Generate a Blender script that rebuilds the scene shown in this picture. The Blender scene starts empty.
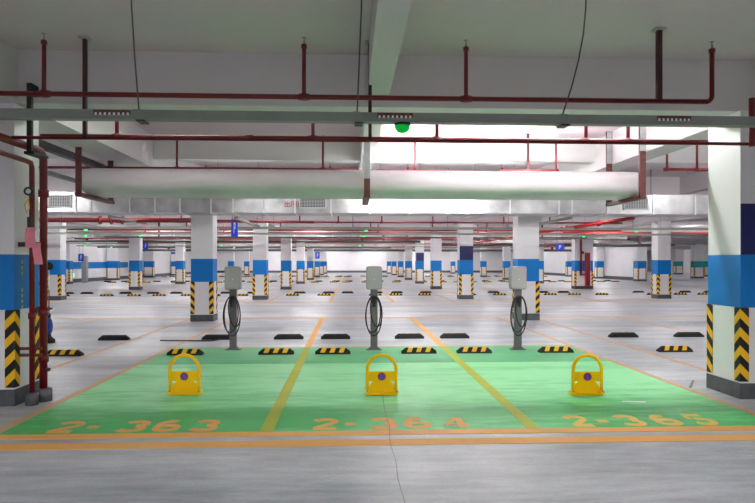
import bpy, math, random
from mathutils import Vector, Matrix
random.seed(7)
S = bpy.context.scene
COL = S.collection
PI = math.pi

# ------------------------------------------------------------------ materials
def nmat(name):
    m = bpy.data.materials.new(name); m.use_nodes = True
    nt = m.node_tree
    return m, nt, nt.nodes['Principled BSDF']

def plain(name, col, rough=.5, metal=0., var=.0, scale=6., emit=None, estr=0., bump=0., stretch=(1, 1, 1), spec=.5):
    m, nt, b = nmat(name)
    b.inputs['Roughness'].default_value = rough
    b.inputs['Metallic'].default_value = metal
    b.inputs['Specular IOR Level'].default_value = spec
    c = (*col, 1)
    b.inputs['Base Color'].default_value = c
    if var or bump:
        tc = nt.nodes.new('ShaderNodeTexCoord'); mp = nt.nodes.new('ShaderNodeMapping')
        mp.inputs['Scale'].default_value = stretch
        nt.links.new(tc.outputs['Object'], mp.inputs['Vector'])
        n = nt.nodes.new('ShaderNodeTexNoise'); n.inputs['Scale'].default_value = scale
        n.inputs['Detail'].default_value = 5
        nt.links.new(mp.outputs['Vector'], n.inputs['Vector'])
        if var:
            r = nt.nodes.new('ShaderNodeValToRGB')
            r.color_ramp.elements[0].position = .3; r.color_ramp.elements[1].position = .7
            r.color_ramp.elements[0].color = (*[x * (1 - var) for x in col], 1)
            r.color_ramp.elements[1].color = (*[min(1, x * (1 + var)) for x in col], 1)
            nt.links.new(n.outputs['Fac'], r.inputs['Fac'])
            nt.links.new(r.outputs['Color'], b.inputs['Base Color'])
        if bump:
            bp = nt.nodes.new('ShaderNodeBump'); bp.inputs['Strength'].default_value = bump
            bp.inputs['Distance'].default_value = .02
            nt.links.new(n.outputs['Fac'], bp.inputs['Height'])
            nt.links.new(bp.outputs['Normal'], b.inputs['Normal'])
    if emit:
        b.inputs['Emission Color'].default_value = (*emit, 1)
        b.inputs['Emission Strength'].default_value = estr
    return m

def floor_material(name, base, worn, rough, streak=.5, lo=.35, hi=.75, fine=.12, pale_y=None, spec=.5):
    m, nt, b = nmat(name)
    b.inputs['Specular IOR Level'].default_value = spec
    L = nt.links.new
    tc = nt.nodes.new('ShaderNodeTexCoord')
    def noise(scale, stretch, detail=6, rot=0):
        mp = nt.nodes.new('ShaderNodeMapping'); mp.inputs['Scale'].default_value = stretch
        mp.inputs['Rotation'].default_value = (0, 0, rot)
        L(tc.outputs['Object'], mp.inputs['Vector'])
        n = nt.nodes.new('ShaderNodeTexNoise'); n.inputs['Scale'].default_value = scale
        n.inputs['Detail'].default_value = detail; n.inputs['Roughness'].default_value = .6
        L(mp.outputs['Vector'], n.inputs['Vector'])
        return n
    n1 = noise(.9, (.35, 1.6, 1)); n2 = noise(5, (.5, 2.2, 1), 8, .12); n3 = noise(40, (1, 1, 1), 4)
    mx = nt.nodes.new('ShaderNodeMix'); mx.data_type = 'FLOAT'; mx.inputs[0].default_value = .4
    L(n1.outputs['Fac'], mx.inputs[2]); L(n2.outputs['Fac'], mx.inputs[3])
    r = nt.nodes.new('ShaderNodeValToRGB')
    r.color_ramp.elements[0].position = lo; r.color_ramp.elements[1].position = hi
    r.color_ramp.elements[0].color = (*base, 1); r.color_ramp.elements[1].color = (*worn, 1)
    fac = mx.outputs[0]
    if pale_y:      # paint colour shifts paler towards larger Y
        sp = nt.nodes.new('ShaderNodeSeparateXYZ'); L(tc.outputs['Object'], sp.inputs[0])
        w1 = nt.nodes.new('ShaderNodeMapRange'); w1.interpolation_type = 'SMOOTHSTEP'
        w1.inputs[1].default_value = pale_y[0]; w1.inputs[2].default_value = pale_y[1]
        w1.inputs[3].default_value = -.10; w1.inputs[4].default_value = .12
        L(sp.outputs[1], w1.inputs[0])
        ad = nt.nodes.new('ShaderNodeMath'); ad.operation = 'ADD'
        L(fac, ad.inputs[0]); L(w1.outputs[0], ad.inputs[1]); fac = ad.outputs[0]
    L(fac, r.inputs['Fac'])
    m2 = nt.nodes.new('ShaderNodeMix'); m2.data_type = 'RGBA'; m2.blend_type = 'MULTIPLY'
    m2.inputs[0].default_value = fine
    L(r.outputs['Color'], m2.inputs[6]); L(n3.outputs['Color'], m2.inputs[7])
    L(m2.outputs[2], b.inputs['Base Color'])
    rr = nt.nodes.new('ShaderNodeMapRange'); rr.inputs[3].default_value = rough - .08; rr.inputs[4].default_value = rough + .14
    L(n2.outputs['Fac'], rr.inputs[0]); L(rr.outputs[0], b.inputs['Roughness'])
    return m

M = {}
M['concrete'] = floor_material('concrete_floor', (.37, .405, .45), (.78, .80, .83), .36, lo=.37, hi=.63, fine=.45)
M['green'] = floor_material('green_epoxy', (.07, .56, .14), (.34, .88, .42), .42, spec=.3, lo=.40, hi=.62, fine=.2, pale_y=(5.6, 7.6, 9.4))
M['greendark'] = floor_material('green_epoxy_fresh_coat', (.085, .48, .18), (.18, .62, .28), .40, spec=.3, lo=.34, hi=.68)
M['orange'] = floor_material('orange_line_paint', (.90, .42, .09), (.92, .56, .22), .55, spec=.2)
M['pale_orange'] = floor_material('faded_orange_paint', (.76, .40, .17), (.62, .50, .38), .55, spec=.2)
M['olive'] = floor_material('olive_line_paint', (.42, .50, .04), (.60, .64, .10), .55, spec=.2)
M['digit'] = floor_material('digit_paint', (.92, .56, .11), (.80, .66, .20), .55, spec=.2, lo=.4, hi=.8)
M['joint'] = plain('floor_joint', (.20, .20, .21), .8)
M['white'] = plain('white_paint', (.775, .755, .77), .6, var=.03, scale=1.2)
M['slab'] = plain('ceiling_paint', (.66, .56, .60), .8, var=.025, scale=.8)
M['beam'] = plain('beam_paint', (.65, .615, .63), .7, var=.025, scale=.8)
M['blue'] = plain('blue_paint', (.0, .17, .52), .5, var=.05, scale=2, spec=.3)
M['navy'] = plain('navy_paint', (.004, .006, .10), .4)
M['plinth'] = plain('grey_plinth', (.075, .08, .088), .55, var=.2, scale=10)
M['black'] = plain('black_rubber', (.010, .010, .011), .6, spec=.3)
M['yellow'] = plain('yellow_reflective', (.90, .50, .01), .4)
M['red'] = plain('red_pipe_paint', (.16, .004, .008), .36, var=.1, scale=20)
M['redhot'] = plain('bright_red_paint', (.36, .008, .010), .4)
M['rust'] = plain('red_oxide_steel', (.115, .028, .022), .6, var=.4, scale=20)
M['blacksteel'] = plain('black_steel', (.02, .016, .018), .5)
M['darksteel'] = plain('dark_conduit', (.05, .052, .05), .5)
M['brass'] = plain('sprinkler_metal', (.35, .33, .30), .35, metal=.8)
M['darkred'] = plain('dark_red_strap', (.05, .006, .008), .5)
M['steel'] = plain('galvanised_steel', (.46, .47, .48), .42, metal=.6, var=.15, scale=8)
M['tray'] = plain('tray_paint', (.215, .235, .205), .5, var=.06, scale=3)
M['foil'] = plain('foil_duct', (.41, .41, .415), .36, metal=.80, var=.28, scale=2.6, bump=.9)
M['foilflat'] = plain('foil_wrap', (.66, .60, .63), .5, metal=.04, var=.10, scale=2.6, bump=.5, stretch=(.5, 1, 1))
M['flange'] = plain('duct_flange', (.70, .71, .72), .45, metal=.3)
M['grille'] = plain('grille_dark', (.10, .10, .11), .5)
M['grillew'] = plain('grille_frame', (.62, .62, .63), .5)
M['lock'] = plain('lock_yellow', (1.0, .57, .0), .35, spec=.15)
M['signblue'] = plain('sign_blue', (.01, .06, .60), .4)
M['signred'] = plain('sign_red', (.42, .010, .018), .45)
M['post'] = plain('grey_post', (.15, .138, .145), .45, metal=.2)
M['box'] = plain('grey_box', (.36, .335, .35), .4, metal=.2)
M['boxlid'] = plain('grey_box_lid', (.42, .39, .41), .4)
M['cable'] = plain('black_cable', (.012, .012, .013), .5)
M['wire'] = plain('hanger_wire', (.10, .105, .10), .45, metal=.5)
M['pink'] = plain('pink_paper', (.80, .26, .33), .8, var=.08, scale=20)
M['gaugeface'] = plain('gauge_face', (.75, .76, .74), .3)
M['grnlamp'] = plain('green_lamp', (.0, .35, .03), .25, emit=(.0, .9, .08), estr=.12)
M['grndot'] = plain('green_lamp_far', (.0, .5, .1), .3, emit=(.1, 1., .25), estr=.8)
M['exit'] = plain('exit_sign_face', (.1, .7, .4), .4, emit=(.35, 1., .65), estr=.8)
M['tube'] = plain('lamp_tube', (.9, .9, .9), .4, emit=(1., 1., .99), estr=95.)
M['tubesoft'] = plain('lamp_tube_dim', (.9, .9, .9), .4, emit=(1., .99, .98), estr=22.)
M['tubefar'] = plain('added_tube_far', (.9, .9, .9), .4, emit=(1., .995, .98), estr=125.)  # glow of the lamps added in the far bays and hall
M['tubefront'] = plain('added_tube_front', (.9, .9, .9), .4, emit=(.98, .99, 1.), estr=146.)  # glow of the unseen fill lamps added at the camera end
M['bluesheet'] = plain('blue_plastic', (.012, .05, .30), .4)
M['teal'] = plain('teal_paint', (.01, .30, .32), .45)
M['door'] = plain('grey_door', (.30, .31, .30), .5)

def stripe(name, period=.2, w=.5, k=1.0):
    m, nt, b = nmat(name); L = nt.links.new
    tc = nt.nodes.new('ShaderNodeTexCoord'); sp = nt.nodes.new('ShaderNodeSeparateXYZ')
    L(tc.outputs['Object'], sp.inputs[0])
    def mth(op, a=None, c=None, va=None, vc=None):
        n = nt.nodes.new('ShaderNodeMath'); n.operation = op
        if a is not None: L(a, n.inputs[0])
        elif va is not None: n.inputs[0].default_value = va
        if c is not None: L(c, n.inputs[1])
        elif vc is not None: n.inputs[1].default_value = vc
        return n.outputs[0]
    ax = mth('ABSOLUTE', sp.outputs[0]); ay = mth('ABSOLUTE', sp.outputs[1])
    s = mth('ADD', ax, ay); s = mth('MULTIPLY', s, vc=k)
    z = mth('ADD', sp.outputs[2], s); z = mth('DIVIDE', z, vc=period); z = mth('FRACT', z)
    f = mth('GREATER_THAN', z, vc=w)
    mx = nt.nodes.new('ShaderNodeMix'); mx.data_type = 'RGBA'
    mx.inputs[6].default_value = (.009, .009, .010, 1); mx.inputs[7].default_value = (.90, .50, .01, 1)
    L(f, mx.inputs[0]); L(mx.outputs[2], b.inputs['Base Color'])
    b.inputs['Roughness'].default_value = .5; b.inputs['Specular IOR Level'].default_value = .3
    return m
M['stripe'] = stripe('guard_stripes')

# ------------------------------------------------------------------ mesh builder
class MB:
    def __init__(s): s.v = []; s.f = []; s.m = []; s.sm = []; s.mats = []
    def mi(s, mat):
        if mat not in s.mats: s.mats.append(mat)
        return s.mats.index(mat)
    def face(s, idx, mat, smooth=False): s.f.append(idx); s.m.append(s.mi(mat)); s.sm.append(smooth)
    def box(s, x0, x1, y0, y1, z0, z1, mat):
        b = len(s.v)
        s.v += [(x0, y0, z0), (x1, y0, z0), (x1, y1, z0), (x0, y1, z0), (x0, y0, z1), (x1, y0, z1), (x1, y1, z1), (x0, y1, z1)]
        for q in ((3, 2, 1, 0), (4, 5, 6, 7), (0, 1, 5, 4), (1, 2, 6, 5), (2, 3, 7, 6), (3, 0, 4, 7)):
            s.face([b + i for i in q], mat)
        return s
    def quad(s, pts, mat):
        b = len(s.v); s.v += [tuple(p) for p in pts]; s.face(list(range(b, b + len(pts))), mat); return s
    def prism(s, pts, z0, z1, mat):           # pts ccw in xy
        b = len(s.v); n = len(pts)
        s.v += [(p[0], p[1], z0) for p in pts] + [(p[0], p[1], z1) for p in pts]
        s.face([b + i for i in range(n)][::-1], mat); s.face([b + n + i for i in range(n)], mat)
        for i in range(n):
            j = (i + 1) % n; s.face([b + i, b + j, b + n + j, b + n + i], mat)
        return s
    def prism_y(s, pts, y0, y1, mat, smooth=False):   # pts in xz, extruded along y
        b = len(s.v); n = len(pts)
        s.v += [(p[0], y0, p[1]) for p in pts] + [(p[0], y1, p[1]) for p in pts]
        s.face([b + i for i in range(n)], mat); s.face([b + n + i for i in range(n)][::-1], mat)
        for i in range(n):
            j = (i + 1) % n; s.face([b + i, b + n + i, b + n + j, b + j], mat, smooth)
        return s
    def tube(s, path, r, mat, n=10, caps=True, closed=False):
        P = [Vector(p) for p in path]; b = len(s.v); k = len(P)
        up = None
        for i, p in enumerate(P):
            if closed: t = (P[(i + 1) % k] - P[i - 1]).normalized()
            else: t = (P[min(i + 1, k - 1)] - P[max(i - 1, 0)]).normalized()
            if up is None:
                a = Vector((0, 0, 1)) if abs(t.z) < .9 else Vector((1, 0, 0))
                up = (a - t * a.dot(t)).normalized()
            else:
                up = (up - t * up.dot(t)).normalized()
            w = t.cross(up)
            for q in range(n):
                a = 2 * PI * q / n
                s.v.append(tuple(p + (up * math.cos(a) + w * math.sin(a)) * r))
        for i in range(k if closed else k - 1):
            i2 = (i + 1) % k
            for q in range(n):
                q2 = (q + 1) % n
                s.face([b + i * n + q, b + i * n + q2, b + i2 * n + q2, b + i2 * n + q], mat, True)
        if caps and not closed:
            s.face([b + q for q in range(n)][::-1], mat); s.face([b + (k - 1) * n + q for q in range(n)], mat)
        return s
    def lathe(s, c, prof, mat, n=14, axis='z', smooth=True):   # prof: (r, h)
        b = len(s.v)
        for (r, h) in prof:
            for q in range(n):
                a = 2 * PI * q / n; u, w = r * math.cos(a), r * math.sin(a)
                if axis == 'z': s.v.append((c[0] + u, c[1] + w, c[2] + h))
                elif axis == 'y': s.v.append((c[0] + u, c[1] + h, c[2] + w))
                else: s.v.append((c[0] + h, c[1] + u, c[2] + w))
        for i in range(len(prof) - 1):
            for q in range(n):
                q2 = (q + 1) % n
                f = [b + i * n + q, b + i * n + q2, b + (i + 1) * n + q2, b + (i + 1) * n + q]
                s.face(f if axis != 'y' else f[::-1], mat, smooth)
        f0 = [b + q for q in range(n)][::-1]; f1 = [b + (len(prof) - 1) * n + q for q in range(n)]
        if axis == 'y': f0, f1 = f0[::-1], f1[::-1]
        s.face(f0, mat); s.face(f1, mat)
        return s
    def build(s, name, parent=None, origin=None, bevel=0, kind=None, label=None):
        me = bpy.data.meshes.new(name)
        o = bpy.data.objects.new(name, me)
        wl = Vector(origin) if origin is not None else (wpos(parent) if parent else Vector((0, 0, 0)))
        me.from_pydata([tuple(Vector(v) - wl) for v in s.v], [], s.f)
        for mt in s.mats: me.materials.append(M[mt])
        for i, p in enumerate(me.polygons):
            p.material_index = s.m[i]; p.use_smooth = s.sm[i]
        me.update()
        COL.objects.link(o)
        if parent:
            o.parent = parent; o.location = wl - wpos(parent)
        else: o.location = wl
        o['_w'] = tuple(wl)
        if bevel:
            bv = o.modifiers.new('bevel', 'BEVEL'); bv.width = bevel; bv.segments = 3; bv.limit_method = 'ANGLE'
        if kind: o['kind'] = kind
        if label: o['label'] = label
        return o

def wpos(o): return Vector(o['_w'])
def tag(o, label, cat, group=None, kind='thing'):
    o['label'] = label; o['category'] = cat
    if group: o['group'] = group
    if kind != 'thing': o['kind'] = kind
    return o
def thing(name, label, cat, loc=(0, 0, 0), group=None):
    o = bpy.data.objects.new(name, None); COL.objects.link(o)
    o.empty_display_size = .1
    o.location = loc; o['_w'] = tuple(loc)
    return tag(o, label, cat, group)
def move_world(o, p): o.location = p
def copy_tree(o, parent=None):
    c = o.copy(); COL.objects.link(c)
    if parent: c.parent = parent
    for ch in [x for x in bpy.data.objects if x.parent == o]: copy_tree(ch, c)
    return c
ORD = ['nearest', 'second', 'third', 'fourth', 'fifth', 'sixth', 'seventh', 'eighth', 'ninth', 'tenth', 'eleventh', 'twelfth',
       'thirteenth', 'fourteenth', 'fifteenth', 'sixteenth', 'seventeenth', 'eighteenth', 'nineteenth', 'twentieth']
def ordl(i):
    if i == 0: return 'first'
    if i < 20: return ORD[i]
    return 'twenty-' + ['first', 'second', 'third', 'fourth', 'fifth', 'sixth', 'seventh', 'eighth', 'ninth'][i - 20] if i < 29 else 'thirtieth'

# ------------------------------------------------------------------ dimensions
def px(u, y):   # x position on the plane y (layout helper from the plan drawing)
    ps = math.atan(27.5 / 610.); c, s = math.cos(ps), math.sin(ps); k = (u - 377.5) / 610.
    return y * (k * c + s) / (c - k * s)
ZS = 3.72          # slab underside
ZB = 3.16          # main beam underside
ZM = 3.32          # secondary beam underside
XL, XR, YB, YE = -20.0, 46.0, -9.0, 100.0
CX = [-12.0, -4.0, 4.33, 12.95]
CY = [6.53, 15.56, 24.4, 33.4, 42.1, 51.0, 60.0, 69.0, 78.0]

# ------------------------------------------------------------------ floor
fl = MB().box(XL, XR, YB, YE, -.2, 0, 'concrete').build('floor', kind='structure')
def fbox(name, x0, x1, y0, y1, z, mat, parent=None):
    return MB().box(x0, x1, y0, y1, .0, z, mat).build(name, parent or fl)
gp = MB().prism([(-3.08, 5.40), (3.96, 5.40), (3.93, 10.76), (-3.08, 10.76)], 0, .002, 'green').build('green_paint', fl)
MB().prism([(-3.08, 9.05), (3.94, 9.05), (3.93, 10.76), (-3.08, 10.76)], 0, .003, 'greendark').build('green_paint', fl)
fbox('parking_line', -19, 30, 4.98, 5.15, .004, 'orange')
fbox('parking_line', -3.3, 4.3, 5.28, 5.42, .004, 'orange')
MB().prism([(-3.16, 5.40), (-3.06, 5.40), (-3.06, 10.82), (-3.14, 10.82)], 0, .004, 'pale_orange').build('parking_line', fl)
MB().prism([(3.95, 5.40), (4.03, 5.40), (3.98, 10.82), (3.90, 10.82)], 0, .004, 'pale_orange').build('parking_line', fl)
fbox('parking_line', -3.14, 3.98, 10.76, 10.84, .0045, 'pale_orange')
for x in (-.74, 1.65):
    fbox('painted_over_line', x - .06, x + .06, 5.40, 10.76, .004, 'olive')
    fbox('parking_line', x - .06, x + .06, 10.84, 16.42, .004, 'orange')
for x in (-3.10, 3.96):
    fbox('parking_line', x - .04, x + .04, 10.84, 16.42, .003, 'pale_orange')
for x in (-4.2, -6.55, -8.95, -11.3, 4.93, 7.27, 9.65, 12.0):
    fbox('parking_line', x - .04, x + .04, 5.4, 16.42, .003, 'pale_orange')
fbox('parking_line', -19, 20, 16.42, 16.54, .004, 'orange')
fbox('parking_line', -19, 22, 22.75, 22.87, .004, 'orange')
fbox('parking_line', -14, 8, 20.5, 20.57, .003, 'pale_orange')
fbox('parking_line', 6, 13, 24.1, 24.16, .003, 'pale_orange')
for (a, b) in ((22.87, 33.9), (40.2, 51.3), (57.6, 68.7)):
    for x in (-11.3, -8.95, -6.55, -4.2, -3.1, -.74, 1.65, 3.96, 4.93, 7.27, 9.65, 12.0):
        fbox('parking_line', x - .05, x + .05, a, b, .004, 'orange' if x in (-.74, 1.65) else 'pale_orange')
    fbox('parking_line', -19, 20, b, b + .12, .004, 'pale_orange')
    if a > 30: fbox('parking_line', -19, 20, a - .12, a, .004, 'pale_orange')
# expansion joints and a crack
fbox('floor_joint', -19, 30, 18.25, 18.29, .001, 'joint')
fbox('floor_joint', -19, 30, 27.2, 27.24, .001, 'joint')
cr = MB(); pts = [(.37, 7.0), (.35, 6.2), (.36, 5.6), (.33, 5.0), (.345, 4.6), (.33, 4.2), (.34, 3.8), (.33, 3.3), (.335, 2.6)]
for (a, b) in zip(pts, pts[1:]):
    cr.quad([(a[0] - .003, a[1], .0052), (b[0] - .003, b[1], .0052), (b[0] + .003, b[1], .0052), (a[0] + .003, a[1], .0052)], 'joint')
cr.build('floor_crack', fl)
MB().quad([(4.02, 7.08, .0052), (4.05, 7.06, .0052), (4.35, 7.52, .0052), (4.33, 7.54, .0052)], 'joint').build('floor_crack', fl)
MB().quad([(2.90, 6.40, .0052), (3.15, 6.36, .0052), (3.17, 6.41, .0052), (2.93, 6.44, .0052)], 'gaugeface').build('paint_scuff', fl)

# painted digits
def arc(cx, cy, rx, ry, a0, a1, n=12):
    return [(cx + rx * math.cos(math.radians(a0 + (a1 - a0) * i / n)), cy + ry * math.sin(math.radians(a0 + (a1 - a0) * i / n))) for i in range(n + 1)]
G = {
    '2': [arc(.5, .72, .38, .2, 165, -35) + [(.12, .10)], [(.10, .09), (.92, .09)]],
    '3': [arc(.46, .72, .36, .2, 160, -80), arc(.46, .29, .40, .21, 75, -160)],
    '6': [arc(.52, .5, .40, .42, 65, 180) [:-1] + arc(.5, .32, .38, .22, 180, 360)[1:], arc(.5, .32, .38, .22, 0, 150)],
    '5': [[(.86, .92), (.2, .92), (.16, .55)], arc(.46, .33, .40, .25, 105, -150)],
    '4': [[(.66, .04), (.66, .96)], [(.66, .95), (.08, .32), (.96, .32)]],
    '-': [[(.12, .48), (.88, .48)]],
}
def ribbon(mb, pts, w, z, mat, tf):
    P = [Vector((p[0], p[1])) for p in pts]
    L, R = [], []
    for i, p in enumerate(P):
        t = (P[min(i + 1, len(P) - 1)] - P[max(i - 1, 0)])
        t = t.normalized(); nn = Vector((-t.y, t.x)) * w
        L.append(tf(p + nn)); R.append(tf(p - nn))
    for i in range(len(P) - 1):
        mb.quad([(*R[i], z), (*R[i + 1], z), (*L[i + 1], z), (*L[i], z)], mat)
def number(name, items, y0, h):
    for ch, x0, w in items:
        mb = MB()
        tf = lambda p, x0=x0, w=w: (x0 + p.x * w, y0 + p.y * h)
        for j, st in enumerate(G[ch]):
            ribbon(mb, st, .125, .0046 + .0002 * j, 'digit' if name != 'a' else 'orange', tf)
        mb.build('stall_number', fl)
W = .25
number('a', [('2', -2.69, W), ('-', -2.39, .13), ('3', -2.08, W), ('6', -1.78, W), ('3', -1.44, W)], 5.46, .38)
number('a', [('2', -.355, W), ('-', -.06, .13), ('3', .19, W), ('6', .50, W), ('4', .86, W)], 5.46, .38)
number('c', [('2', 2.03, .22), ('-', 2.31, .13), ('3', 2.52, .24), ('6', 2.86, .24), ('5', 3.20, .24)], 5.46, .38)

# ------------------------------------------------------------------ ceiling, beams, walls
ce = MB().box(XL, XR, YB, YE, ZS, ZS + .25, 'slab').build('ceiling', kind='structure')
bmX = [(-12.0, -11.46), (-4.0, -3.46), (4.46, 4.87), (12.95, 13.49), (21.8, 22.3), (31.0, 31.5), (39.4, 39.9)]
for (a, b) in bmX:
    MB().box(a, b, YB, YE, ZB, ZS, 'beam').build('beam', kind='structure')
bmY = [-2.4] + CY + [87.0]
for y in bmY:
    MB().box(XL, XR, y, y + .5, ZB, ZS, 'beam').build('beam', kind='structure')
for (a, b) in ((-7.95, -7.7), (.19, .42), (8.6, 8.85), (17.2, 17.45)):
    MB().box(a, b, YB, YE, ZM - .04, ZS, 'beam').build('secondary_beam', kind='structure')
for i in range(len(bmY) - 1):
    ym = (bmY[i] + bmY[i + 1]) / 2
    if i == 1: ym = 10.95
    MB().box(XL, XR, ym, ym + .25, ZM, ZS, 'beam').build('secondary_beam', kind='structure')

def wall(name, boxes, base=None):
    mb = MB()
    for b in boxes: mb.box(*b)
    return mb.build(name, kind='structure')
wall('wall_left', [(XL - .2, XL, YB, YE, 1.5, ZS, 'white'), (XL - .2, XL, YB, 56, 1.0, 1.5, 'blue'), (XL - .2, XL, 56, YE, 1., 1.5, 'white'),
                   (XL - .2, XL, YB, YE, 0, 1., 'white')])
wall('wall_back', [(XL, 23.1, 86.0, 86.2, 0, ZS, 'white')])
wall('wall_far_right', [(23.1, XR, 98.0, 98.2, 0, ZS, 'white')])
wall('wall_right', [(22.9, 23.1, 46.5, 98, 0, ZS, 'white')])
wall('wall_right_end', [(XR, XR + .2, YB, YE, 0, ZS, 'white')])
wall('wall_behind', [(XL, XR, YB - .2, YB, 0, ZS, 'white')])
wall('baseboard_left', [(XL, XL + .03, YB, 86, 0, .28, 'plinth')])
wall('baseboard_back', [(XL + .03, 22.87, 85.97, 86, 0, .3, 'plinth')])
wall('baseboard_right', [(22.87, 22.9, 46.5, 85.97, 0, .28, 'plinth')])

# ------------------------------------------------------------------ columns
def column(x0, y0, w, d, label, panel=False, band='blue', small=False):
    x1, y1 = x0 + w, y0 + d
    t = thing('column', label, 'column', ((x0 + x1) / 2, (y0 + y1) / 2, 0), 'white concrete columns with a colour band')
    t['kind'] = 'thing'
    t['_geo'] = 1
    MB().box(x0, x1, y0, y1, .17, 1.0, 'white').box(x0, x1, y0, y1, 1.58, ZB, 'white').build('shaft', t)
    e = .003
    MB().box(x0 - e, x1 + e, y0 - e, y1 + e, 1.0, 1.58, band).build('colour_band', t)
    MB().box(x0 - .015, x1 + .015, y0 - .015, y1 + .015, 0, .17, 'plinth').build('plinth', t)
    if panel:
        MB().box(x0, x1, y0 - .012, y0, 1.58, 2.14, 'navy').build('navy_panel', t)
    g, th = .09, .012
    for (sx, sy, cx, cy) in ((1, 1, x0, y0), (-1, 1, x1, y0), (1, -1, x0, y1), (-1, -1, x1, y1)):
        if sy < 0 and ((cx > 0 and sx < 0) or (cx < 0 and sx > 0)): continue   # hidden rear corner facing away
        mb = MB(); ox, oy = cx - sx * th, cy - sy * th
        def q(a0, a1, b0, b1):
            xs = sorted((a0, a1)); ys = sorted((b0, b1)); mb.box(xs[0], xs[1], ys[0], ys[1], .19, 1.0, 'stripe')
        q(ox, cx + sx * g, oy, cy)
        q(ox, cx, cy, cy + sy * g)
        mb.build('corner_guard', t, origin=(ox, oy, .19))
    return t
def rowname(cx):
    return {0: 'far left', 1: 'left of the chargers', 2: 'right of the chargers', 3: 'far right'}[cx]
column(-4.05, 6.53, .55, .5, 'large white column with blue band at left, red fire pipes on its side')
column(4.275, 6.50, .55, .60, 'large white column with blue band and navy panel at right edge', panel=True)
LN = ['far left line', 'line left of the chargers', 'line right of the chargers', 'far right line']
for j, cx in enumerate(CX):
    for i, cy in enumerate(CY):
        if i == 0 or (i == 1 and j in (0, 3)): continue
        if j == 3 and i in (3,) and False: continue
        if (j, i) in ((0, 5),): continue
        nth = ordl(i) if j in (1, 2) else ordl(i - 1)
        pn = (j == 2 and i in (2, 4))
        dx = {0: .12, 1: min(.45, .09 * (i - 1)) + (.06 if i > 1 else 0), 2: min(.4, .08 * (i - 1)), 3: -.38 if i == 2 else .05}[j]
        if (j, i) == (3, 3): dx = -.45
        column(cx + dx, cy, 1.02 if (j, i) == (3, 3) else .55 if j != 1 else .54, .5, ('white blue-banded column%s, %s from front in the %s' %
               (' and navy panel' if pn else '', nth, LN[j])), panel=pn)
# pilasters on the side walls
for k, cy in enumerate((42.4, 51.0, 60.0, 69.0, 78.0)):
    column(-19.96, cy, .9, .5, 'white column with blue band against the left wall, %s from the front' % ordl(k))
for k, cy in enumerate((46.1, 54.0, 61.5)):
    column(22.2, cy, .66, .8 if k == 0 else .5, 'white column with blue band against the right wall, %s from the front' % ordl(k))
for k, (x, y, s) in enumerate(((31.5, 54.5, .9), (39.6, 72.5, .9), (36.0, 60.5, .7))):
    column(x, y, s, .6, 'white column with teal band in the far right hall, %s from the front' % ordl(k), band='teal')

# ------------------------------------------------------------------ wheel stops
def make_stop():
    t = thing('wheel_stop', 'striped stop', 'wheel stop', (0, 0, 0))
    L, h, w = .285, .095, .075
    mb = MB()
    # cross section varies: body tapers at both ends
    secs = [(-L, .6, .45), (-L + .07, 1, 1), (L - .07, 1, 1), (L, .6, .45)]
    for (x, sw, sh) in secs:
        mb.v += [(x, -w, 0), (x, w, 0), (x, w * .72, h * sh * .75), (x, w * .35, h * sh), (x, -w * .35, h * sh), (x, -w * .72 if sw == 1 else -w * .8, h * sh * .35 if sh < 1 else h * .3)]
    n = 6
    for i in range(3):
        for q in range(n):
            q2 = (q + 1) % n
            mb.face([i * n + q, (i + 1) * n + q, (i + 1) * n + q2, i * n + q2][::-1], 'black')
    mb.face([5, 4, 3, 2, 1, 0][::-1], 'black'); mb.face([18 + q for q in range(n)][::-1], 'black')
    mb.build('rubber_block', t)
    # slanted reflective strips on the sloping front face
    y0, z0, y1, z1 = -w * .72, h * .3, -w * .35, h
    for c in (-.15, 0, .15):
        s = MB()
        a, b, sk = .075 / 2 + .0, .075 / 2, .03
        e = .004
        p = []
        for (yy, zz, sh) in ((y0, z0, -sk / 2), (y1, z1, sk / 2)):
            p.append(((c - a + sh), yy - e, zz + e)); p.append(((c + a + sh), yy - e, zz + e))
        top0 = ((c - a + sk * .6), -y1 * -1 + .045, h + e); 
        s.quad([p[0], p[1], p[3], p[2]], 'yellow')
        s.quad([p[2], p[3], (c + a + sk, w * .2, h + e), (c - a + sk, w * .2, h + e)], 'yellow')
        s.quad([(x, y + .003, z - .003) for (x, y, z) in (p[2], p[3], p[1], p[0])], 'yellow')
        s.build('reflective_strip', t)
    return t
stop0 = make_stop()
stops = []   # (object, row key, x)
SB = {0: [(-2.655, -1.195), (-.265, 1.13), (2.045, 3.41)]}
def place_stop(x, y, back, key):
    if not stops: o = stop0
    else: o = copy_tree(stop0)
    o.location = (x, y, 0); o.rotation_euler = (0, 0, (PI if back else 0) + random.uniform(-.02, .02))
    stops.append((o, key, x))
near = [-4.57, -2.655, -1.195, -.28, 1.13, 2.045, 3.41, 5.43, -6.0, 6.84]
back = [-4.53, -2.57, -1.19, -.28, 1.165, 2.06, 5.45, 6.79, -6.0, 3.5]
for x in near[:8]: place_stop(x, 9.98, False, 0)
for x in back[:8]: place_stop(x, 11.95, True, 1)
offs = [(-18.3, -17.1), (-15.9, -14.7), (-13.4, -12.6), (-10.7, -9.5), (-8.4, -7.2), (-6.0, -4.75), (-2.6, -1.2), (-.28, 1.13), (2.05, 3.4),
        (5.4, 6.8), (7.9, 9.1), (10.2, 11.5), (13.9, 15.1), (16.2, 17.5), (18.7, 19.8)]
for (k, ya, yb, spr) in ((2, 27.3, 29.25, 1), (4, 44.8, 46.6, 1), (6, 61.2, 63.2, 1)):
    for (a, b) in offs:
        for x in (a, b):
            if random.random() < (.95 if k < 6 else .7): place_stop(x + random.uniform(-.06, .06), ya, False, k)
            if random.random() < (.95 if k < 6 else .7): place_stop(x + .2 + random.uniform(-.06, .06), yb, True, k + 1)
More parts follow.
